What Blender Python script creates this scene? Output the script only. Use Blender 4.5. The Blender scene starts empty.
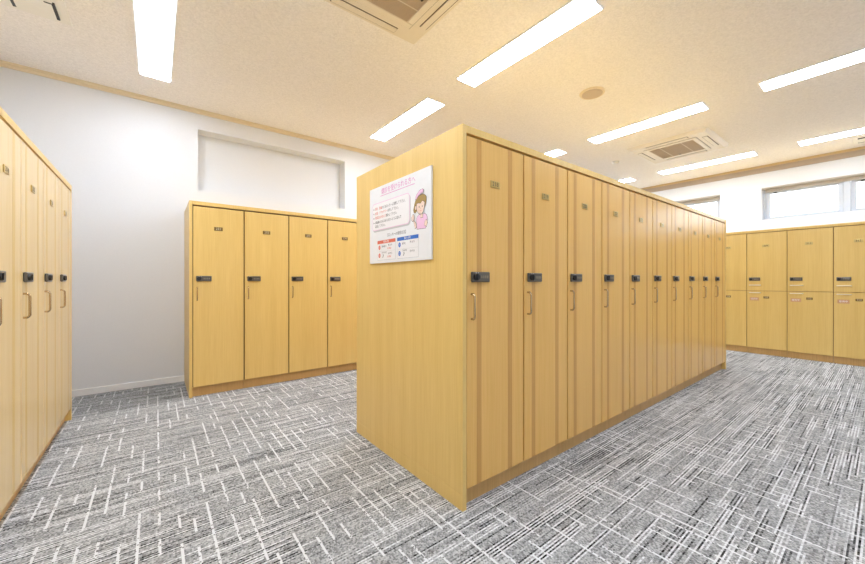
import bpy, bmesh, math, random
from mathutils import Vector, Matrix
random.seed(7)
PI = math.pi
sc = bpy.context.scene
C = sc.collection

# ------------------------------------------------------------------ camera, world, exposure
cam = bpy.data.cameras.new('camera')
cam.sensor_fit = 'HORIZONTAL'; cam.sensor_width = 36.0
cam.lens = 355.7 / 865.0 * 36.0
cam.shift_y = -1.8 / 865.0
cam.clip_start = 0.05
co = bpy.data.objects.new('camera', cam); C.objects.link(co)
co.location = (-1.1212, -1.2148, 1.0732)
co.rotation_euler = (PI / 2, 0, 0.90988 - PI / 2)
sc.camera = co

w = bpy.data.worlds.new('overcast_sky'); sc.world = w; w.use_nodes = True
w.node_tree.nodes['Background'].inputs[0].default_value = (0.93, 0.97, 1.0, 1)
w.node_tree.nodes['Background'].inputs[1].default_value = 2.5

sc.view_settings.view_transform = 'Standard'
sc.view_settings.look = 'None'
sc.view_settings.gamma = 1.0
sc.view_settings.use_curve_mapping = False
sc.view_settings.exposure = 0.90
LAMP = 13.0                      # strength of every ceiling lamp's diffuser
LAMP_COL = (0.89, 0.97, 1.10)
sc.cycles.max_bounces = 12
sc.cycles.diffuse_bounces = 8

# ------------------------------------------------------------------ measures
HC = 2.924                      # ceiling
YW = 3.397                      # wall with the niche
XW = 6.63                       # wall with the windows
XN = -2.21                      # wall behind the left lockers
YF = -3.1                       # wall behind the camera
HL = 1.80                       # locker height
DW = 0.4266                     # door width
T = 0.025                       # end panel thickness

# ------------------------------------------------------------------ materials
def newmat(name):
    m = bpy.data.materials.new(name); m.use_nodes = True
    return m, m.node_tree.nodes, m.node_tree.links, m.node_tree.nodes['Principled BSDF']

def plain(name, col, rough=0.5, metal=0.0, spec=0.5, noise=0.03, nscale=25):
    m, N, Lk, b = newmat(name)
    b.inputs['Roughness'].default_value = rough
    b.inputs['Metallic'].default_value = metal
    b.inputs['Specular IOR Level'].default_value = spec
    g = N.new('ShaderNodeNewGeometry'); n = N.new('ShaderNodeTexNoise'); n.inputs['Scale'].default_value = nscale
    Lk.new(g.outputs['Position'], n.inputs['Vector'])
    mix = N.new('ShaderNodeMix'); mix.data_type = 'RGBA'
    mix.inputs[6].default_value = (*[c * (1 - noise) for c in col], 1)
    mix.inputs[7].default_value = (*[min(1, c * (1 + noise)) for c in col], 1)
    Lk.new(n.outputs['Fac'], mix.inputs[0]); Lk.new(mix.outputs[2], b.inputs['Base Color'])
    return m

def emit(name, col, s):
    m, N, Lk, b = newmat(name)
    b.inputs['Base Color'].default_value = (0.9, 0.9, 0.9, 1)
    b.inputs['Emission Color'].default_value = (*col, 1); b.inputs['Emission Strength'].default_value = s
    return m

def oak(name, base, dark, rough=0.32, coat=0.0):
    """vertical-grain oak laminate"""
    m, N, Lk, b = newmat(name)
    g = N.new('ShaderNodeNewGeometry')
    mp = N.new('ShaderNodeVectorMath'); mp.operation = 'MULTIPLY'; mp.inputs[1].default_value = (1, 1, 0.022)
    Lk.new(g.outputs['Position'], mp.inputs[0])
    fine = N.new('ShaderNodeTexNoise'); fine.inputs['Scale'].default_value = 150; fine.inputs['Detail'].default_value = 4
    wide = N.new('ShaderNodeTexNoise'); wide.inputs['Scale'].default_value = 11; wide.inputs['Detail'].default_value = 6
    for n in (fine, wide): Lk.new(mp.outputs[0], n.inputs['Vector'])
    add = N.new('ShaderNodeMath'); add.operation = 'MULTIPLY_ADD'; add.inputs[1].default_value = 0.55
    Lk.new(fine.outputs['Fac'], add.inputs[0])
    mul = N.new('ShaderNodeMath'); mul.operation = 'MULTIPLY'; mul.inputs[1].default_value = 0.45
    Lk.new(wide.outputs['Fac'], mul.inputs[0]); Lk.new(mul.outputs[0], add.inputs[2])
    r = N.new('ShaderNodeValToRGB')
    r.color_ramp.elements[0].position = 0.33; r.color_ramp.elements[0].color = (*dark, 1)
    r.color_ramp.elements[1].position = 0.64; r.color_ramp.elements[1].color = (*base, 1)
    Lk.new(add.outputs[0], r.inputs[0]); Lk.new(r.outputs[0], b.inputs['Base Color'])
    b.inputs['Roughness'].default_value = rough
    b.inputs['Specular IOR Level'].default_value = 0.42
    bp = N.new('ShaderNodeBump'); bp.inputs['Strength'].default_value = 0.04; bp.inputs['Distance'].default_value = 0.001
    Lk.new(fine.outputs['Fac'], bp.inputs['Height']); Lk.new(bp.outputs[0], b.inputs['Normal'])
    return m

def carpet():
    m, N, Lk, b = newmat('loop_pile_carpet')
    def M(op, a, c=None, d=None):
        n = N.new('ShaderNodeMath'); n.operation = op
        for i, v in enumerate((a, c, d)):
            if v is None: continue
            if isinstance(v, (int, float)): n.inputs[i].default_value = v
            else: Lk.new(v, n.inputs[i])
        return n.outputs[0]
    def WN(*v):
        n = N.new('ShaderNodeTexWhiteNoise'); n.noise_dimensions = '3D'
        cb = N.new('ShaderNodeCombineXYZ')
        for i, x in enumerate(v):
            if isinstance(x, (int, float)): cb.inputs[i].default_value = x
            else: Lk.new(x, cb.inputs[i])
        Lk.new(cb.outputs[0], n.inputs['Vector']); return n.outputs['Value']
    def NZ(x, y, scale=1.0, det=2):
        n = N.new('ShaderNodeTexNoise'); n.inputs['Scale'].default_value = scale; n.inputs['Detail'].default_value = det
        cb = N.new('ShaderNodeCombineXYZ'); Lk.new(x, cb.inputs[0]); Lk.new(y, cb.inputs[1])
        Lk.new(cb.outputs[0], n.inputs['Vector']); return n.outputs['Fac']
    g = N.new('ShaderNodeNewGeometry'); s = N.new('ShaderNodeSeparateXYZ'); Lk.new(g.outputs['Position'], s.inputs[0])
    X, Y = s.outputs[0], s.outputs[1]
    # rows of yarn along X
    row = M('FLOOR', M('DIVIDE', Y, 0.0068)); off = WN(row, 3.0, 0.0)
    seg = M('FLOOR', M('ADD', M('DIVIDE', X, 0.42), M('MULTIPLY', off, 9.0)))
    v1 = WN(row, seg, 1.0)
    # blocks of calmer grey
    by = M('FLOOR', M('DIVIDE', Y, 0.041)); bo = WN(by, 8.0, 2.0)
    bx = M('FLOOR', M('ADD', M('DIVIDE', X, 0.31), M('MULTIPLY', bo, 5.0)))
    calm = M('GREATER_THAN', WN(bx, by, 5.0), 0.6)
    blk = WN(bx, by, 7.0)
    # light and dark streaks
    odd = M('MODULO', M('ABSOLUTE', row), 2.0)
    light = M('MULTIPLY', M('GREATER_THAN', v1, 0.52), odd)
    dark = M('MULTIPLY', M('LESS_THAN', v1, 0.36), M('SUBTRACT', 1.0, odd))
    amp = M('SUBTRACT', 1.0, M('MULTIPLY', calm, 0.62))
    loop = WN(M('FLOOR', M('DIVIDE', X, 0.006)), row, 9.0)
    base = M('ADD', 0.375, M('MULTIPLY', M('SUBTRACT', blk, 0.5), 0.05))
    base = M('ADD', base, M('MULTIPLY', M('SUBTRACT', loop, 0.5), 0.36))
    base = M('ADD', base, M('MULTIPLY', M('MULTIPLY', light, amp), 0.32))
    base = M('SUBTRACT', base, M('MULTIPLY', M('MULTIPLY', dark, amp), 0.25))
    # pale dashes along Y
    cx = M('DIVIDE', X, 0.064); col = M('FLOOR', cx); fx = M('SUBTRACT', cx, col)
    co_ = WN(col, 4.0, 4.0)
    pos = M('ADD', 0.2, M('MULTIPLY', WN(col, 6.0, 1.0), 0.6))
    inl = M('LESS_THAN', M('ABSOLUTE', M('SUBTRACT', fx, pos)), 0.075)
    sy = M('FLOOR', M('ADD', M('DIVIDE', Y, 0.11), M('MULTIPLY', co_, 11.0)))
    on = M('GREATER_THAN', WN(col, sy, 12.0), 0.52)
    dash = M('MULTIPLY', inl, on)
    notch = M('GREATER_THAN', loop, 0.12)
    dash = M('MULTIPLY', dash, notch)
    val = M('ADD', M('MULTIPLY', base, M('SUBTRACT', 1.0, dash)), M('MULTIPLY', dash, 0.78))
    # carpet tiles: slight tone changes, everything towards the back wall is darker
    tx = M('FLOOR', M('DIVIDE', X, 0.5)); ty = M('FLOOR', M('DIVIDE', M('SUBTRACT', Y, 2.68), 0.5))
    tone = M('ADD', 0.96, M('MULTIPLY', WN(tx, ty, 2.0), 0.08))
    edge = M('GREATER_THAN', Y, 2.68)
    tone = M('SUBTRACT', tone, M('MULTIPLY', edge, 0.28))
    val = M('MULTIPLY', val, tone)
    cb = N.new('ShaderNodeCombineColor')
    Lk.new(M('MULTIPLY', val, 0.955), cb.inputs[0]); Lk.new(M('MULTIPLY', val, 0.99), cb.inputs[1]); Lk.new(M('MULTIPLY', val, 1.025), cb.inputs[2])
    Lk.new(cb.outputs[0], b.inputs['Base Color'])
    b.inputs['Roughness'].default_value = 0.95; b.inputs['Specular IOR Level'].default_value = 0.1
    bp = N.new('ShaderNodeBump'); bp.inputs['Strength'].default_value = 0.25; bp.inputs['Distance'].default_value = 0.003
    Lk.new(loop, bp.inputs['Height']); Lk.new(bp.outputs[0], b.inputs['Normal'])
    return m

def paper(name, col, scale, strength, var=0.03, dist=0.004):
    """embossed wallpaper"""
    m, N, Lk, b = newmat(name)
    g = N.new('ShaderNodeNewGeometry')
    n = N.new('ShaderNodeTexNoise'); n.inputs['Scale'].default_value = scale; n.inputs['Detail'].default_value = 3; n.inputs['Distortion'].default_value = 1.2
    Lk.new(g.outputs['Position'], n.inputs['Vector'])
    r = N.new('ShaderNodeValToRGB')
    r.color_ramp.elements[0].position = 0.35; r.color_ramp.elements[0].color = (*[c * (1 - var) for c in col], 1)
    r.color_ramp.elements[1].position = 0.62; r.color_ramp.elements[1].color = (*[min(1, c * (1 + var)) for c in col], 1)
    Lk.new(n.outputs['Fac'], r.inputs[0]); Lk.new(r.outputs[0], b.inputs['Base Color'])
    b.inputs['Roughness'].default_value = 0.8; b.inputs['Specular IOR Level'].default_value = 0.2
    bp = N.new('ShaderNodeBump'); bp.inputs['Strength'].default_value = strength; bp.inputs['Distance'].default_value = dist
    Lk.new(n.outputs['Fac'], bp.inputs['Height']); Lk.new(bp.outputs[0], b.inputs['Normal'])
    return m

def glass(name):
    m, N, Lk, b = newmat(name)
    b.inputs['Base Color'].default_value = (0.97, 0.99, 1, 1)
    b.inputs['Transmission Weight'].default_value = 1.0
    b.inputs['Roughness'].default_value = 0.08; b.inputs['IOR'].default_value = 1.45
    return m

MAT = dict(
    oak=oak('oak_laminate', (0.83, 0.595, 0.210), (0.735, 0.495, 0.152)),
    oak_door=oak('oak_laminate_door', (0.83, 0.595, 0.210), (0.745, 0.505, 0.157), 0.27),
    tan_door=oak('tan_oak_laminate_door', (0.85, 0.530, 0.170), (0.77, 0.455, 0.125), 0.26),
    inlay=oak('dark_oak_inlay', (0.66, 0.37, 0.11), (0.60, 0.315, 0.085), 0.27),
    band=plain('yellow_edge_banding', (0.80, 0.56, 0.19), 0.4),
    core=plain('brown_carcass_edge', (0.15, 0.07, 0.02), 0.6),
    core2=plain('light_brown_carcass_edge', (0.50, 0.27, 0.09), 0.6),
    pale_door=oak('pale_oak_laminate_door', (0.84, 0.655, 0.345), (0.77, 0.57, 0.27), 0.26),
    pale_inlay=oak('pale_oak_inlay', (0.79, 0.575, 0.235), (0.73, 0.51, 0.19), 0.26),
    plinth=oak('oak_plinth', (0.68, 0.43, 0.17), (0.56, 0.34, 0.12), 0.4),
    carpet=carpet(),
    ceiling=paper('embossed_ceiling_paper', (0.905, 0.87, 0.845), 62, 0.7, 0.06, 0.006),
    wall=paper('white_wallpaper', (0.75, 0.765, 0.79), 120, 0.08, 0.01, 0.001),
    white=plain('white_paint', (0.83, 0.83, 0.83), 0.5),
    crown=plain('ochre_crown_moulding', (0.80, 0.69, 0.50), 0.5),
    crown2=plain('dark_ochre_crown', (0.60, 0.45, 0.25), 0.5),
    tan=plain('beige_wall_band', (0.43, 0.35, 0.27), 0.7),
    plastic=plain('cream_plastic', (0.80, 0.73, 0.62), 0.4),
    plate=plain('ivory_vent_plastic', (0.88, 0.85, 0.79), 0.45),
    grille=plain('taupe_grille', (0.58, 0.47, 0.35), 0.6),
    black=plain('black_plastic', (0.015, 0.015, 0.016), 0.35),
    slot=plain('dark_slot', (0.16, 0.12, 0.08), 0.8),
    lockb=plain('gunmetal_lock_case', (0.13, 0.12, 0.10), 0.34, 0.35),
    dial=plain('grey_lock_dial', (0.30, 0.26, 0.20), 0.4, 0.4),
    steel=plain('bright_metal', (0.75, 0.75, 0.75), 0.25, 0.9),
    brass=plain('champagne_brass', (0.56, 0.42, 0.24), 0.22, 0.9),
    pale_brass=plain('pale_satin_brass', (0.88, 0.78, 0.58), 0.3, 0.5),
    gold=plain('gold_number_plate', (0.62, 0.46, 0.17), 0.3, 0.7),
    bronze=plain('bronze_number_plate', (0.24, 0.15, 0.045), 0.3, 0.6),
    cream_ink=plain('pale_engraving', (0.75, 0.66, 0.42), 0.5),
    ink=plain('dark_brown_ink', (0.05, 0.035, 0.015), 0.6),
    alu=plain('white_aluminium', (0.56, 0.60, 0.66), 0.35),
    head=plain('taupe_window_head', (0.52, 0.485, 0.45), 0.6),
    tag=plain('terracotta_tag', (0.66, 0.36, 0.18), 0.5),
    paper=plain('glossy_white_board', (0.84, 0.86, 0.89), 0.3),
    pwhite=plain('print_white', (0.88, 0.88, 0.9), 0.4),
    pgrey=plain('print_shadow_grey', (0.55, 0.57, 0.58), 0.5),
    pink=plain('print_magenta', (0.72, 0.22, 0.55), 0.5),
    lpink=plain('print_pale_pink', (0.86, 0.56, 0.78), 0.5),
    pred=plain('print_red', (0.72, 0.16, 0.10), 0.5),
    pblue=plain('print_blue', (0.03, 0.16, 0.58), 0.5),
    ptext=plain('print_dark_text', (0.08, 0.08, 0.09), 0.5),
    skin=plain('print_skin', (0.86, 0.68, 0.58), 0.5),
    hair=plain('print_brown_hair', (0.40, 0.27, 0.08), 0.5),
    glass=glass('window_glass'),
    lamp=emit('lamp_diffuser', LAMP_COL, LAMP),
)

# ------------------------------------------------------------------ mesh helpers
def box(bm, a, b, bev=0.0, seg=1):
    x0, y0, z0 = a; x1, y1, z1 = b
    vs = [bm.verts.new(p) for p in ((x0,y0,z0),(x1,y0,z0),(x1,y1,z0),(x0,y1,z0),(x0,y0,z1),(x1,y0,z1),(x1,y1,z1),(x0,y1,z1))]
    fs = [bm.faces.new([vs[i] for i in f]) for f in ((3,2,1,0),(4,5,6,7),(0,1,5,4),(1,2,6,5),(2,3,7,6),(3,0,4,7))]
    if bev > 0:
        es = {e for f in fs for e in f.edges}
        bmesh.ops.bevel(bm, geom=list(es), offset=bev, segments=seg, affect='EDGES', profile=0.5)
    return fs

def frustum(bm, a, b, a2, b2, z0, z1):
    """rect a..b at z0 tapering to a2..b2 at z1 (z1 > z0)"""
    lo = [bm.verts.new((x, y, z0)) for x, y in ((a[0],a[1]),(b[0],a[1]),(b[0],b[1]),(a[0],b[1]))]
    hi = [bm.verts.new((x, y, z1)) for x, y in ((a2[0],a2[1]),(b2[0],a2[1]),(b2[0],b2[1]),(a2[0],b2[1]))]
    bm.faces.new(lo[::-1]); bm.faces.new(hi)
    for i in range(4): bm.faces.new((lo[i], lo[(i+1)%4], hi[(i+1)%4], hi[i]))

def cyl(bm, c, r, h, axis='z', n=24, r2=None):
    mat = {'z': Matrix(), 'y': Matrix.Rotation(PI/2, 4, 'X'), 'x': Matrix.Rotation(PI/2, 4, 'Y')}[axis]
    bmesh.ops.create_cone(bm, cap_ends=True, segments=n, radius1=r, radius2=r if r2 is None else r2, depth=h,
                          matrix=Matrix.Translation(c) @ mat)

def tube(bm, pts, r, n=8):
    pts = [Vector(p) for p in pts]; rings = []
    for i, p in enumerate(pts):
        t = (pts[min(i+1, len(pts)-1)] - pts[max(i-1, 0)]).normalized()
        u = t.cross(Vector((1, 0.3, 0.2))).normalized(); v = t.cross(u)
        rings.append([bm.verts.new(p + r*(math.cos(2*PI*k/n)*u + math.sin(2*PI*k/n)*v)) for k in range(n)])
    for a, b in zip(rings, rings[1:]):
        for k in range(n): bm.faces.new((a[k], a[(k+1)%n], b[(k+1)%n], b[k])).smooth = True
    bm.faces.new(rings[0][::-1]); bm.faces.new(rings[-1])

def mesh(name, fn, m, parent=None, smooth=False, loc=None):
    bm = bmesh.new(); fn(bm)
    bmesh.ops.recalc_face_normals(bm, faces=bm.faces[:])
    me = bpy.data.meshes.new(name); bm.to_mesh(me); bm.free()
    if smooth:
        for p in me.polygons: p.use_smooth = True
    me.materials.append(MAT[m])
    o = bpy.data.objects.new(name, me); C.objects.link(o)
    if loc: o.location = loc
    if parent: o.parent = parent
    return o

def bx(name, a, b, m, parent=None, bev=0.0):
    return mesh(name, lambda bm: box(bm, a, b, bev), m, parent)

def thing(name, label, cat, loc=(0,0,0), rz=0, group=None):
    o = bpy.data.objects.new(name, None); C.objects.link(o)
    o.location = loc; o.rotation_euler = (0, 0, rz); o.empty_display_size = 0.1
    o['label'] = label; o['category'] = cat
    if group: o['group'] = group
    return o

def struct(name, fn, m, parent=None):
    o = mesh(name, fn, m, parent)
    o['kind'] = 'structure'
    return o

def text(name, body, size, m, parent, mat4, align='LEFT', ext=0.0002, squeeze=1.0, space=1.0):
    cu = bpy.data.curves.new('t', 'FONT'); cu.body = body; cu.size = size; cu.extrude = ext
    cu.align_x = align; cu.align_y = 'CENTER'; cu.resolution_u = 2; cu.space_character = space
    to = bpy.data.objects.new('t', cu); C.objects.link(to)
    dg = bpy.context.evaluated_depsgraph_get(); dg.update()
    me = bpy.data.meshes.new_from_object(to.evaluated_get(dg))
    bpy.data.objects.remove(to); bpy.data.curves.remove(cu)
    me.transform(mat4 @ Matrix.Diagonal((squeeze, 1, 1, 1)))
    me.materials.clear(); me.materials.append(MAT[m])
    me.name = name
    o = bpy.data.objects.new(name, me); C.objects.link(o); o.parent = parent
    return o

def dup(root, loc, rz, label, group):
    def cp(o, par):
        c = o.copy(); C.objects.link(c); c.parent = par
        for ch in kids.get(o, []): cp(ch, c)
        return c
    kids = {}
    for o in root.children_recursive: kids.setdefault(o.parent, []).append(o)
    r = cp(root, None)
    r.location = loc; r.rotation_euler = (0, 0, rz); r['label'] = label; r['group'] = group
    return r

# ------------------------------------------------------------------ the room
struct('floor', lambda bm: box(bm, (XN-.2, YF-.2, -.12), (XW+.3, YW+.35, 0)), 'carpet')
struct('ceiling', lambda bm: box(bm, (XN-.2, YF-.2, HC), (XW+.3, YW+.35, HC+.15)), 'ceiling')
struct('wall_left', lambda bm: box(bm, (XN-.2, YF-.2, 0), (XN, YW, HC)), 'wall')
struct('wall_front', lambda bm: box(bm, (XN, YF-.2, 0), (XW, YF, HC)), 'wall')

def wall_back(bm):                              # a niche is let into it
    n0, n1, z0, z1, dp = -0.76, 0.935, 2.055, 2.712, 0.17
    box(bm, (XN-.2, YW, 0), (XW+.3, YW+.35, z0)); box(bm, (XN-.2, YW, z1), (XW+.3, YW+.35, HC))
    box(bm, (XN-.2, YW, z0), (n0, YW+.35, z1)); box(bm, (n1, YW, z0), (XW+.3, YW+.35, z1))
    box(bm, (n0, YW+dp, z0), (n1, YW+.35, z1))
struct('wall_back', wall_back, 'wall')

WZ0, WZ1 = 2.045, 2.566                          # window opening
WIN = [(-1.87, 0.066), (0.60, 2.50)]           # openings along Y
def wall_right(bm):
    ys = [YF-.2] + [v for a in WIN for v in a] + [YW]
    box(bm, (XW, YF-.2, 0), (XW+.3, YW, WZ0)); box(bm, (XW, YF-.2, WZ1), (XW+.3, YW, HC))
    for i in (0, 2, 4): box(bm, (XW, ys[i], WZ0), (XW+.3, ys[i+1], WZ1))
struct('wall_right', wall_right, 'wall')

struct('baseboard_back', lambda bm: box(bm, (XN, YW-.012, 0), (XW, YW, .062), .003), 'white')
struct('baseboard_front', lambda bm: box(bm, (XN, YF, 0), (XW, YF+.012, .062), .003), 'white')
def crown(bm, a, b, ax, s):
    """stepped moulding along one wall"""
    if ax == 'x':
        box(bm, (a, s, HC-.045), (b, s-.014, HC)); box(bm, (a, s, HC-.018), (b, s-.026, HC))
    else:
        box(bm, (s, a, HC-.045), (s-.014, b, HC)); box(bm, (s, a, HC-.018), (s-.026, b, HC))
struct('trim_1', lambda bm: crown(bm, XN, XW, 'x', YW), 'crown')
struct('trim_2', lambda bm: box(bm, (XW-.03, YF, HC-.035), (XW, YW-.03, HC)), 'crown2')
struct('trim_3', lambda bm: box(bm, (XW-.018, YF, HC-.115), (XW, YW-.03, HC-.035)), 'tan')  # darker beige band along the top of the window wall

for i, (y0, y1) in enumerate(WIN):
    fx = XW + .15                               # plane of the frame
    wf = struct('window_%d' % (i+1), lambda bm: (
        box(bm, (fx, y0, WZ0), (fx+.07, y1, WZ0+.032), .003), box(bm, (fx, y0, WZ1-.05), (fx+.07, y1, WZ1), .003),
        box(bm, (fx, y0, WZ0+.032), (fx+.07, y0+.03, WZ1-.05), .003), box(bm, (fx, y1-.03, WZ0+.032), (fx+.07, y1, WZ1-.05), .003)), 'alu')
    bx('window_head', (XW+.01, y0+.001, WZ1-.012), (fx+.07, y1-.001, WZ1-.001), 'head', wf)
    bx('blind_rail', (fx-.035, y0+.03, WZ1-.062), (fx-.002, y1-.03, WZ1-.014), 'head', wf, .004)
    cy = y1 - .90
    bx('mullion', (fx-.02, cy-.035, WZ0+.001), (fx+.068, cy+.035, WZ1-.062), 'alu', wf, .004)
    for a, b in ((y0+.032, cy-.037), (cy+.037, y1-.032)):
        fr = mesh('sash', lambda bm: (
            box(bm, (fx+.012, a, WZ0+.034), (fx+.045, b, WZ0+.058), .003), box(bm, (fx+.012, a, WZ1-.09), (fx+.045, b, WZ1-.052), .003),
            box(bm, (fx+.012, a, WZ0+.058), (fx+.045, a+.05, WZ1-.09), .003), box(bm, (fx+.012, b-.05, WZ0+.058), (fx+.045, b, WZ1-.09), .003)), 'alu', wf)
        bx('pane', (fx+.026, a+.051, WZ0+.059), (fx+.031, b-.051, WZ1-.091), 'glass', fr)
        bx('catch', (fx-.004, b-.13, WZ1-.088), (fx+.011, b-.09, WZ1-.07), 'black', fr, .002)

# ------------------------------------------------------------------ ceiling lamps
def lamp(x, y, label):
    t = thing('ceiling_light', label, 'ceiling light', (x, y, HC), 0, 'long white ceiling lights')
    W, H = .118, .622
    mesh('housing', lambda bm: (
        box(bm, (-W, -H, -.012), (-W+.012, H, -.0005)), box(bm, (W-.012, -H, -.012), (W, H, -.0005)),
        box(bm, (-W+.012, -H, -.012), (W-.012, -H+.010, -.0005)), box(bm, (-W+.012, H-.010, -.012), (W-.012, H, -.0005))), 'white', t)
    bx('diffuser', (-W+.0125, -H+.0105, -.016), (W-.0125, H-.0105, -.002), 'lamp', t, .001)
    return t
lamps = {
    (0, 0): 'long white ceiling light at upper left, above the aisle',
    (1, 0): 'short-looking ceiling light between the wall niche and the poster end of the central block',
    (2, 0): 'nearer of two ceiling light ends just showing over the central locker top',
    (3, 0): 'smallest, farther sliver of ceiling light just showing over the central locker top',
    (1, 1): 'large bright ceiling light beside the big air conditioner at top centre',
    (2, 1): 'ceiling light between the round speaker and the distant air conditioner',
    (3, 1): 'ceiling light just beyond the distant air conditioner, near the window wall',
    (2, 2): 'ceiling light cut by the right edge of the picture, the upper and nearer of two',
    (3, 2): 'ceiling light cut by the right picture edge, next to the window wall trim',
    (0, 1): 'ceiling light straight above the photographer, beside the left lockers',
    (1, 2): 'ceiling light to the right of the photographer, in front of the central lockers',
    (0, 2): 'ceiling light behind the photographer in the left aisle',
}
LX = (-1.125, 1.160, 3.447, 5.735); LY = (2.270, .598, -1.080, -2.755)
for (i, j), lb in lamps.items(): lamp(LX[i], LY[j], lb)

# ------------------------------------------------------------------ air conditioners (ceiling cassettes)
def cassette(x, y, label):
    t = thing('air_conditioner', label, 'air conditioner', (x, y, HC), 0, 'ceiling cassette air conditioners')
    mesh('panel', lambda bm: (
        frustum(bm, (-.43, -.43), (.43, .43), (-.468, -.468), (.468, .468), -.038, -.001)), 'plastic', t)
    for k in range(4):
        R = Matrix.Rotation(k*PI/2, 4, 'Z')
        def rot(fn, name, m, par):
            o = mesh(name, fn, m, par); o.data.transform(R); return o
        rot(lambda bm: box(bm, (-.243, .352, -.0385), (.243, .412, -.0375)), 'air_slot', 'slot', t)
        rot(lambda bm: box(bm, (-.238, .358, -.046), (.238, .404, -.0390), .003), 'louver', 'plastic', t)
    fr = mesh('grille_frame', lambda bm: (
        box(bm, (-.305, -.305, -.047), (.305, -.255, -.0384), .004), box(bm, (-.305, .255, -.047), (.305, .305, -.0384), .004),
        box(bm, (-.305, -.255, -.047), (-.255, .255, -.0384), .004), box(bm, (.255, -.255, -.047), (.305, .255, -.0384), .004)), 'plastic', t)
    mesh('frame_groove', lambda bm: (
        box(bm, (-.310, -.310, -.0395), (.310, -.3055, -.0382)), box(bm, (-.310, .3055, -.0395), (.310, .310, -.0382)),
        box(bm, (-.310, -.3055, -.0395), (-.3055, .3055, -.0382)), box(bm, (.3055, -.3055, -.0395), (.310, .3055, -.0382))), 'slot', t)
    g = bx('grille', (-.2545, -.2545, -.040), (.2545, .2545, -.0384), 'grille', t)
    def bars(bm):
        for k in range(46):
            p = -.25 + k*.5/45
            box(bm, (-.253, p-.0022, -.0445), (.253, p+.0022, -.0402))
    b = mesh('grille_slats', bars, 'grille', t); b['kind'] = 'stuff'
    for p in (-.124, .124): bx('crossbar', (-.2535, p-.004, -.0465), (.2535, p+.004, -.0447), 'plastic', t)
    bx('latch', (.215, .02, -.0485), (.228, .04, -.0447), 'black', t)
    return t
cassette(.012, .605, 'square cream ceiling air conditioner cut by the top edge of the picture')
cassette(4.585, .600, 'square cream ceiling air conditioner seen whole, beyond the central lockers')

# round speaker, sensor, exhaust vents
s = thing('ceiling_speaker', 'round beige ceiling speaker above the central lockers', 'speaker', (2.28, .59, HC))
mesh('rim', lambda bm: (cyl(bm, (0, 0, -.006), .112, .011, n=48, r2=.118)), 'crown', s)
mesh('speaker_grille', lambda bm: (cyl(bm, (0, 0, -.0145), .094, .005, n=48)), 'grille', s)
s = thing('smoke_detector', 'tiny round white sensor on the ceiling above the far central lockers', 'smoke detector', (4.557, 1.42, HC))
mesh('detector_base', lambda bm: cyl(bm, (0, 0, -.006), .05, .011, n=32), 'white', s)
mesh('sensing_head', lambda bm: cyl(bm, (0, 0, -.020), .030, .016, n=24, r2=.036), 'white', s)

def vent(x, y, label):
    t = thing('ceiling_vent', label, 'vent', (x, y, HC), 0, 'square ceiling vents')
    mesh('vent_frame', lambda bm: frustum(bm, (-.162, -.162), (.162, .162), (-.166, -.166), (.166, .166), -.007, -.0005), 'plate', t)
    bx('vent_panel', (-.10, -.115, -.016), (.10, .115, -.0075), 'plate', t, .002)
    for sx in (-1, 1):
        mesh('vent_slot', lambda bm: (
            box(bm, (sx*.103-.008, -.070, -.0170), (sx*.103+.008, .118, -.0072)),
            box(bm, (min(sx*.060, sx*.0945), -.070, -.0170), (max(sx*.060, sx*.0945), -.056, -.0161))), 'black', t)
vent(-1.765, 2.268, 'square ivory ceiling vent with black slots in the upper left corner')
vent(6.20, -1.075, 'square ivory ceiling vent with black slots at the right edge by the window wall')

# ------------------------------------------------------------------ lockers
def bow_handle(bm, c, horiz=False, L=.118, r=.0054):
    pts = []
    h = L/2
    prof = [(-h, .001), (-h, -.013), (-h+.005, -.019), (-h+.012, -.022), (h-.012, -.022), (h-.005, -.019), (h, -.013), (h, .001)]
    for a, y in prof:
        pts.append((c[0]+a, c[1]+y, c[2]) if horiz else (c[0], c[1]+y, c[2]+a))
    tube(bm, pts, r)

def add_lock(t, x0=.027):
    lk = bx('combination_lock', (x0, -.0145, 1.064), (x0+.122, -.0005, 1.113), 'lockb', t, .004)
    mesh('lock_knob', lambda bm: (cyl(bm, (x0+.023, -.020, 1.088), .0165, .011, 'y', 24), box(bm, (x0+.019, -.030, 1.074), (x0+.027, -.0255, 1.102), .001)), 'black', lk)
    mesh('lock_dials', lambda bm: [box(bm, (x0+.057+.0135*k, -.0165, 1.082), (x0+.066+.0135*k, -.0143, 1.095), .001) for k in range(4)], 'dial', lk)
    mesh('indicator', lambda bm: [box(bm, (x0+.020+.016*k, -.0158, 1.1065), (x0+.026+.016*k, -.0143, 1.1105)) for k in range(2)], 'steel', lk)

def front_text(body, x, z, size, y):
    return Matrix.Translation((x, y, z)) @ Matrix.Rotation(PI/2, 4, 'X')

def number_plate(t, xc, zc, num, m='gold', wd=.066, ht=.034):
    np_ = bx('number_plate', (xc-wd/2, -.0045, zc-ht/2), (xc+wd/2, -.0004, zc+ht/2), m, t, .0015)
    text('number', num, ht*.92, 'cream_ink' if m == 'bronze' else 'ink', np_, front_text(num, xc, zc, 0, -.0048), 'CENTER', .0001, .95)

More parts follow.
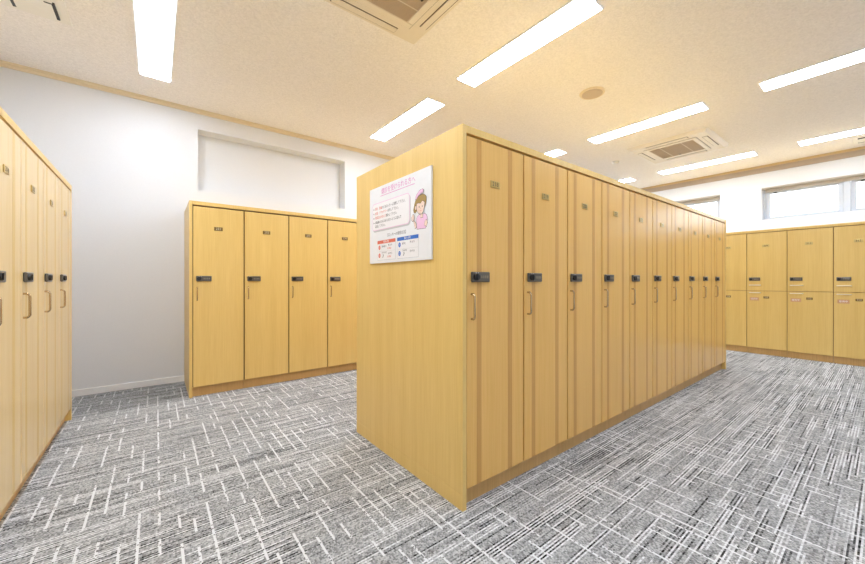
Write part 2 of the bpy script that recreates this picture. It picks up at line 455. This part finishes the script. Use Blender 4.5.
def full_locker(name, label, w_, depth, striped, group, dm='tan_door', im='inlay'):
    """local frame: origin at the left front floor corner, doors face -Y"""
    t = thing(name, label, 'locker', group=group)
    bx('carcass', (.0008, .0225, .0905), (w_-.0008, depth, HL-.0355), 'core', t)
    d = bx('door', (.0055, 0, .092), (w_-.0055, .0215, HL-.0475), dm, t, .0012)
    if striped:
        for a, b in ((.070, .102), (.296, .330)):
            bx('inlay_strip', (a, -.0005, .0935), (b, .0005, HL-.0495), im, d)
    mesh('handle', lambda bm: bow_handle(bm, (.035, 0, .948)), 'brass', d, True)
    add_lock(d)
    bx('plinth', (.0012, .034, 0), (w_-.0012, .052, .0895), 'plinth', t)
    return t

def two_tier(name, label, w_, depth, group):
    t = thing(name, label, 'locker', group=group)
    bx('carcass', (.0008, .0225, .0905), (w_-.0008, depth, HL-.0355), 'core2', t)
    d1 = bx('door', (.0035, 0, .923), (w_-.0035, .0215, HL-.0445), 'oak_door', t, .0012)
    d2 = bx('door', (.0035, 0, .092), (w_-.0035, .0215, .916), 'oak_door', t, .0012)
    add_lock(d1)
    mesh('handle', lambda bm: bow_handle(bm, (.092, 0, 1.002), True, r=.0068), 'pale_brass', d1, True)
    mesh('handle', lambda bm: bow_handle(bm, (.092, 0, .892), True, r=.0068), 'pale_brass', d2, True)
    tg = bx('name_tag', (.034, -.0035, .777), (.136, -.0004, .826), 'tag', d2, .001)
    text('tag_print', '使用中', .026, 'pwhite', tg, front_text('', .085, .8015, 0, -.0038), 'CENTER', .0001, .95)
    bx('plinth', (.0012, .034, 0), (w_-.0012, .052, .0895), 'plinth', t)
    return t

ordn = ['first', 'second', 'third', 'fourth', 'fifth', 'sixth', 'seventh', 'eighth', 'ninth', 'tenth']

def end_panel(label, x0, y0, rz, depth, seam=False, group=None):
    """board T thick, depth deep, its front edge banded; local x across, y back"""
    t = thing('end_panel', label, 'locker end panel', (x0, y0, 0), rz, group)
    if seam:
        bx('panel_board', (.0005, .0015, .078), (T-.0005, depth, HL), 'oak', t)
        bx('kick_board', (.0005, .0015, 0), (T-.0005, depth, .0765), 'oak', t)
    else:
        bx('panel_board', (.0005, .0015, 0), (T-.0005, depth, HL), 'oak', t)
    bx('edge_band', (.0005, 0, 0), (T-.0005, .0014, HL), 'band', t)
    return t

def top_board(label, x0, y0, rz, length, y_a, y_b, group=None):
    t = thing('top_board', label, 'locker top', (x0, y0, HL-.034), rz, group)
    bx('board', (.0005, y_a+.0015, 0), (length-.0005, y_b, .034), 'oak', t)
    bx('edge_band', (.0005, y_a, 0), (length-.0005, y_a+.0014, .034), 'oak', t)
    return t

# central block: ten striped lockers towards the camera's right, ten facing away behind them
D = 1.102
L = 2*T + 10*DW
GI = 'striped lockers on the front of the central block'
proto = full_locker('locker', 'tall striped oak locker nearest the poster end of the central block', DW, .53, True, GI)
proto.location = (T, .003, 0)
isl = [proto]
for k in range(1, 10):
    lb = ('tall striped oak locker on the central block front, %s from the poster end' % ordn[k]) if k < 9 else \
         'tall striped oak locker on the central block front, last one at the far end'
    isl.append(dup(proto, (T+k*DW, .003, 0), 0, lb, GI))
GB = 'lockers on the hidden back of the central block'
for k in range(10):
    dup(proto, (T+(k+1)*DW, D-.003, 0), PI, 'striped oak locker on the hidden side of the central block, ' + ('%s from the far end' % ordn[9-k]), GB)
GL = 'striped lockers of the left row'
lefts = []
ll = ['last of the left row, next to its far end panel', 'second from the far end of the left row', 'third from the far end of the left row',
      'fourth from the far end of the left row, cut by picture edge', 'fifth from the far end of the left row, outside the picture',
      'sixth from the far end of the left row, beside the photographer', 'seventh from the far end of the left row, beside the photographer']
YLE = 2.665
lp = full_locker('locker', 'striped oak locker, ' + ll[0], DW, .53, True, GL, 'pale_door', 'pale_inlay')
lp.location = (-1.635, YLE - T - DW, 0); lp.rotation_euler = (0, 0, PI/2)
lefts = [lp]
for k in range(1, 7):
    lefts.append(dup(lp, (-1.635, YLE - T - (k+1)*DW, 0), PI/2, 'striped oak locker, ' + ll[k], GL))
# plates for those: added after copying so that each has its own number
for k, o in enumerate(isl): number_plate(o, .197, 1.552, str(218+k))
for k, o in enumerate(lefts): number_plate(o, .2, 1.552, str(217-k))

end_panel('wide pale oak end panel of the central block carrying the poster', 0, 0, 0, D, True)
end_panel('far end panel of the central block, its thin edge beside the last striped locker', L-T, 0, 0, D)
top_board('oak top board over the first two lockers of the central block', T, .0035, 0, 2*DW, 0, D-.005)
top_board('long oak top board over the remaining eight lockers of the central block', T+2*DW, .0035, 0, 8*DW, 0, D-.005)

# left row
end_panel('oak end panel closing the far end of the left row, by the white wall', -1.635+.0005, YLE-T, PI/2, .57)
top_board('oak top board running along the whole left row', -1.635+.0005, YLE-T-7*DW, PI/2, 7*DW, 0, .57)
end_panel('oak end panel at the near end of the left row, outside the picture', -1.635+.0005, YLE-2*T-7*DW, PI/2, .57)

# back row: plain oak doors under the niche
GP = 'plain lockers along the wall under the niche'
XB, YB, WB = -.883, 2.690, .4241
pb = full_locker('locker', 'tall plain oak locker at the left end of the row under the niche', WB, .66, False, GP, 'oak_door')
pb.location = (XB+T, YB+.003, 0)
backs = [pb]
bl = ['', 'tall plain oak locker under the niche, second from the left end of its row', 'tall plain oak locker under the niche, third from the left end of its row',
      'tall plain oak locker partly hidden by the poster end of the central block',
      'plain oak locker in the back row hidden behind the central block, fifth from the left', 'plain oak locker in the back row hidden behind the central block, sixth from the left',
      'plain oak locker in the back row hidden behind the central block, seventh from the left']
for k in range(1, 7): backs.append(dup(pb, (XB+T+k*WB, YB+.003, 0), 0, bl[k], GP))
for k, o in enumerate(backs): number_plate(o, .205, 1.558, str(231+k), 'bronze', .070, .034)
end_panel('narrow oak end panel with yellow edge at the left of the back row', XB, YB, 0, .70)
end_panel('oak end panel at the hidden right end of the back row', XB+T+7*WB, YB, 0, .70)
top_board('oak top board over the plain lockers under the niche', XB+T, YB+.0005, 0, 7*WB, 0, .70)

# right row: two-tier lockers below the windows
GT = 'two-tier lockers below the windows'
XR, WR = 5.783, .4265
YR0 = .0865 + 4*WR
pt = two_tier('locker', 'two-tier oak locker column hidden behind the central block, at the far left', WR, .58, GT)
pt.location = (XR, YR0, 0); pt.rotation_euler = (0, 0, -PI/2)
rights = [pt]
rl = ['', 'two-tier oak locker column hidden behind the central block, second from the left',
      'two-tier oak locker column hidden behind the central block, third from the left',
      'two-tier oak locker column partly hidden by the far end of the central block',
      'two-tier oak locker column seen whole nearest the central block',
      'two-tier oak locker column below the windows, second from the right picture edge',
      'two-tier oak locker column cut by the right edge of the picture',
      'two-tier oak locker column below the windows just outside the picture to the right']
for k in range(1, 8): rights.append(dup(pt, (XR, YR0 - k*WR, 0), -PI/2, rl[k], GT))
for k, o in enumerate(rights):
    number_plate(o, .208, 1.566, str(301+2*k), 'gold', .074, .036); number_plate(o, .214, .826, str(302+2*k), 'bronze', .060, .030)
YRE = YR0 - 8*WR
end_panel('oak end panel at the hidden left end of the two-tier row', XR-.0005, YR0+T, -PI/2, .84)
end_panel('oak end panel at the right end of the two-tier row, outside the picture', XR-.0005, YRE, -PI/2, .84)
top_board('oak top board along the two-tier lockers below the windows', XR-.0005, YR0, -PI/2, 8*WR, 0, .84)

# ------------------------------------------------------------------ poster on the end panel
ps = thing('poster', 'white notice board with pink heading and nurse drawing on the end panel', 'poster', (-.0005, .8835, .006), -PI/2)
ps.scale = (0.97, 1, 0.996)
# local x runs to the viewer's right, local -y towards the viewer
PZ0, PZ1, PWD = 1.179, 1.662, .681
bx('board', (0, -.011, PZ0), (PWD, 0, PZ1), 'paper', ps, .001)
PY = -.0112
def ptxt(name, body, x, z, size, m, par=None, align='LEFT', sq=1.0, lift=0, sp=1.0, bold=0.0):
    return text(name, body, size, m, par or ps, Matrix.Translation((x, PY-.0002-lift, z)) @ Matrix.Rotation(PI/2, 4, 'X'), align, .0001, sq, sp)
def poly(name, pts, m, lift, par=None, th=.0003):
    """thin printed shape given by its outline (x, z)"""
    def fn(bm):
        y1 = PY - lift; f = bm.faces.new([bm.verts.new((x, y1, z)) for x, z in pts])
        r = bmesh.ops.extrude_face_region(bm, geom=[f])
        for v in r['geom']:
            if isinstance(v, bmesh.types.BMVert): v.co.y += th
    return mesh(name, fn, m, par or ps)
def rrect(x0, z0, x1, z1, r, n=5):
    out = []
    for cx, cz, a in ((x1-r, z1-r, 0), (x0+r, z1-r, 90), (x0+r, z0+r, 180), (x1-r, z0+r, 270)):
        for k in range(n+1):
            t = math.radians(a + 90*k/n); out.append((cx+r*math.cos(t), cz+r*math.sin(t)))
    return out
def ell(cx, cz, rx, rz, n=24, a0=0, a1=360, rot=0):
    out = []
    for k in range(n):
        t = math.radians(a0 + (a1-a0)*k/(n if a1-a0 == 360 else n-1)); x, z = rx*math.cos(t), rz*math.sin(t)
        c, s_ = math.cos(math.radians(rot)), math.sin(math.radians(rot))
        out.append((cx + x*c - z*s_, cz + x*s_ + z*c))
    return out

ptxt('heading', '健診を受けられる方へ', .157, 1.6235, .0395, 'pink', sq=.96)
poly('underline', [(.145, 1.5975), (.529, 1.5975), (.529, 1.6005), (.145, 1.6005)], 'pink', .0002)
poly('box_shadow', rrect(.046, 1.378, .489, 1.551, .026), 'pgrey', .0001)
poly('text_box', rrect(.037, 1.388, .481, 1.561, .028), 'lpink', .0005)
bxi = poly('text_box_face', rrect(.0405, 1.3915, .4775, 1.5575, .025), 'pwhite', .0009)
for i, (red, blk) in enumerate((('時計、指輪', 'などはロッカーに保管して下さい。'), ('金属・アクセサリー', 'は外して下さい。'), ('貴重品はかならず', '鍵をして下さい。'), ('', '検査着のひもはゆるまないように結んで'))):
    z = (1.524, 1.495, 1.467, 1.437)[i]
    ptxt('bullet', '■', .056, z, .011, 'ptext', lift=.001)
    w1 = 0
    if red:
        o = ptxt('red_line', red, .078, z, .0205, 'pred', sq=.85, lift=.001); w1 = max(v.co.x for v in o.data.vertices) - .078
    ptxt('text_line', blk, .080 + w1, z, .0205, 'ptext', sq=.85, lift=.001)
ptxt('text_line', '着用して下さい。', .080, 1.412, .0205, 'ptext', sq=.85, lift=.001)
ptxt('subheading', '【ロッカーの使用方法】', .338, 1.345, .0215, 'ptext', align='CENTER', sq=.98)
for x0, x1, m, head, rows in ((.108, .328, 'pred', '閉める時', ('①', '②')), (.348, .567, 'pblue', '開ける時', ('①', '②'))):
    poly('table_border', rrect(x0, 1.1965, x1, 1.320, .004), 'pgrey', .0002)
    poly('table_face', rrect(x0+.0018, 1.1985, x1-.0018, 1.318, .003), 'pwhite', .0006)
    poly('table_head', [(x0, 1.299), (x1, 1.299), (x1, 1.3195), (x0, 1.3195)], m, .0010)
    ptxt('table_title', head, (x0+x1)/2, 1.309, .0165, 'pwhite', align='CENTER', lift=.001)
    poly('rule', [(x0+.004, 1.2505), (x1-.004, 1.2505), (x1-.004, 1.2515), (x0+.004, 1.2515)], 'pgrey', .0009)
    for q, z in enumerate((1.276, 1.226)):
        poly('step_disc', ell(x0+.026, z, .0125, .0145), m, .0010)
        ptxt('step_number', str(q+1), x0+.026, z, .018, 'pwhite', align='CENTER', lift=.0012)
        ptxt('step_text', ('扉を閉めて', 'ダイヤルを')[q] if m == 'pred' else ('番号を', 'つまみを')[q], x0+.056, z+.004 if q == 0 else z+.015, .0135, 'ptext', lift=.001, sq=.9)
        ptxt('step_text', ('押します', '合わせる')[q], x0+.135, z+.008, .0135, 'ptext', lift=.001, sq=.9)
        if m == 'pred': ptxt('step_text', '必ず確認', x0+.125, z-.011, .0125, 'pred', lift=.001, sq=.9)
    poly('step_sketch', [(x0+.064, 1.211), (x0+.069, 1.211), (x0+.079, 1.224), (x0+.074, 1.233), (x0+.070, 1.232), (x0+.073, 1.224)], 'ptext', .0010)

# the drawn nurse: outline shapes in black a little larger, colours on top
def ink_poly(name, pts, m, lift, grow=.0022):
    cx = sum(p[0] for p in pts)/len(pts); cz = sum(p[1] for p in pts)/len(pts)
    out = []
    for x, z in pts:
        d = math.hypot(x-cx, z-cz) or 1
        out.append((x+(x-cx)/d*grow, z+(z-cz)/d*grow))
    poly('ink_outline', out, 'ink', lift)
    return poly(name, pts, m, lift+.0004)
# torso and sleeves
ink_poly('pink_uniform', [(.552,1.347),(.633,1.345),(.640,1.372),(.650,1.388),(.641,1.412),(.622,1.423),(.598,1.418),(.576,1.423),(.556,1.414),(.545,1.392),(.552,1.378)], 'lpink', .0004)
ink_poly('forearm', [(.535,1.352),(.550,1.358),(.545,1.378),(.527,1.398),(.520,1.392)], 'skin', .0014)
ink_poly('waving_hand', [(.512,1.428),(.519,1.431),(.526,1.425),(.529,1.408),(.522,1.394),(.509,1.396),(.501,1.405),(.502,1.420),(.507,1.417)], 'skin', .0022)
ink_poly('resting_hand', [(.622,1.362),(.640,1.352),(.650,1.372),(.640,1.390),(.628,1.380)], 'skin', .0014)
ink_poly('neck', [(.586,1.405),(.608,1.405),(.606,1.432),(.588,1.432)], 'skin', .0012)
ink_poly('drawn_hair', [(.521,1.455),(.526,1.440),(.540,1.437),(.560,1.450),(.620,1.450),(.634,1.470),(.640,1.490),(.641,1.507),(.628,1.519),(.606,1.527),(.582,1.524),(.560,1.517),(.543,1.505),(.533,1.486)], 'hair', .0020)
ink_poly('face', [(.551,1.470),(.556,1.445),(.573,1.428),(.597,1.423),(.615,1.434),(.624,1.456),(.626,1.482),(.606,1.492),(.590,1.480),(.570,1.484),(.556,1.484)], 'skin', .0028)
ink_poly('ear', ell(.545, 1.462, .008, .011, 12), 'skin', .0034)
ink_poly('nurse_cap', [(.541,1.510),(.552,1.532),(.580,1.549),(.606,1.554),(.617,1.548),(.615,1.534),(.598,1.533),(.570,1.524),(.549,1.507)], 'lpink', .0034)
for ex in (.578, .606): poly('drawn_eye', ell(ex, 1.463, .0028, .0045, 10), 'ink', .0036)
poly('smile', [(.582,1.444),(.593,1.438),(.604,1.444),(.593,1.4415)], 'pred', .0036)
poly('drawn_nose', [(.592,1.458),(.595,1.452),(.590,1.453)], 'hair', .0036)
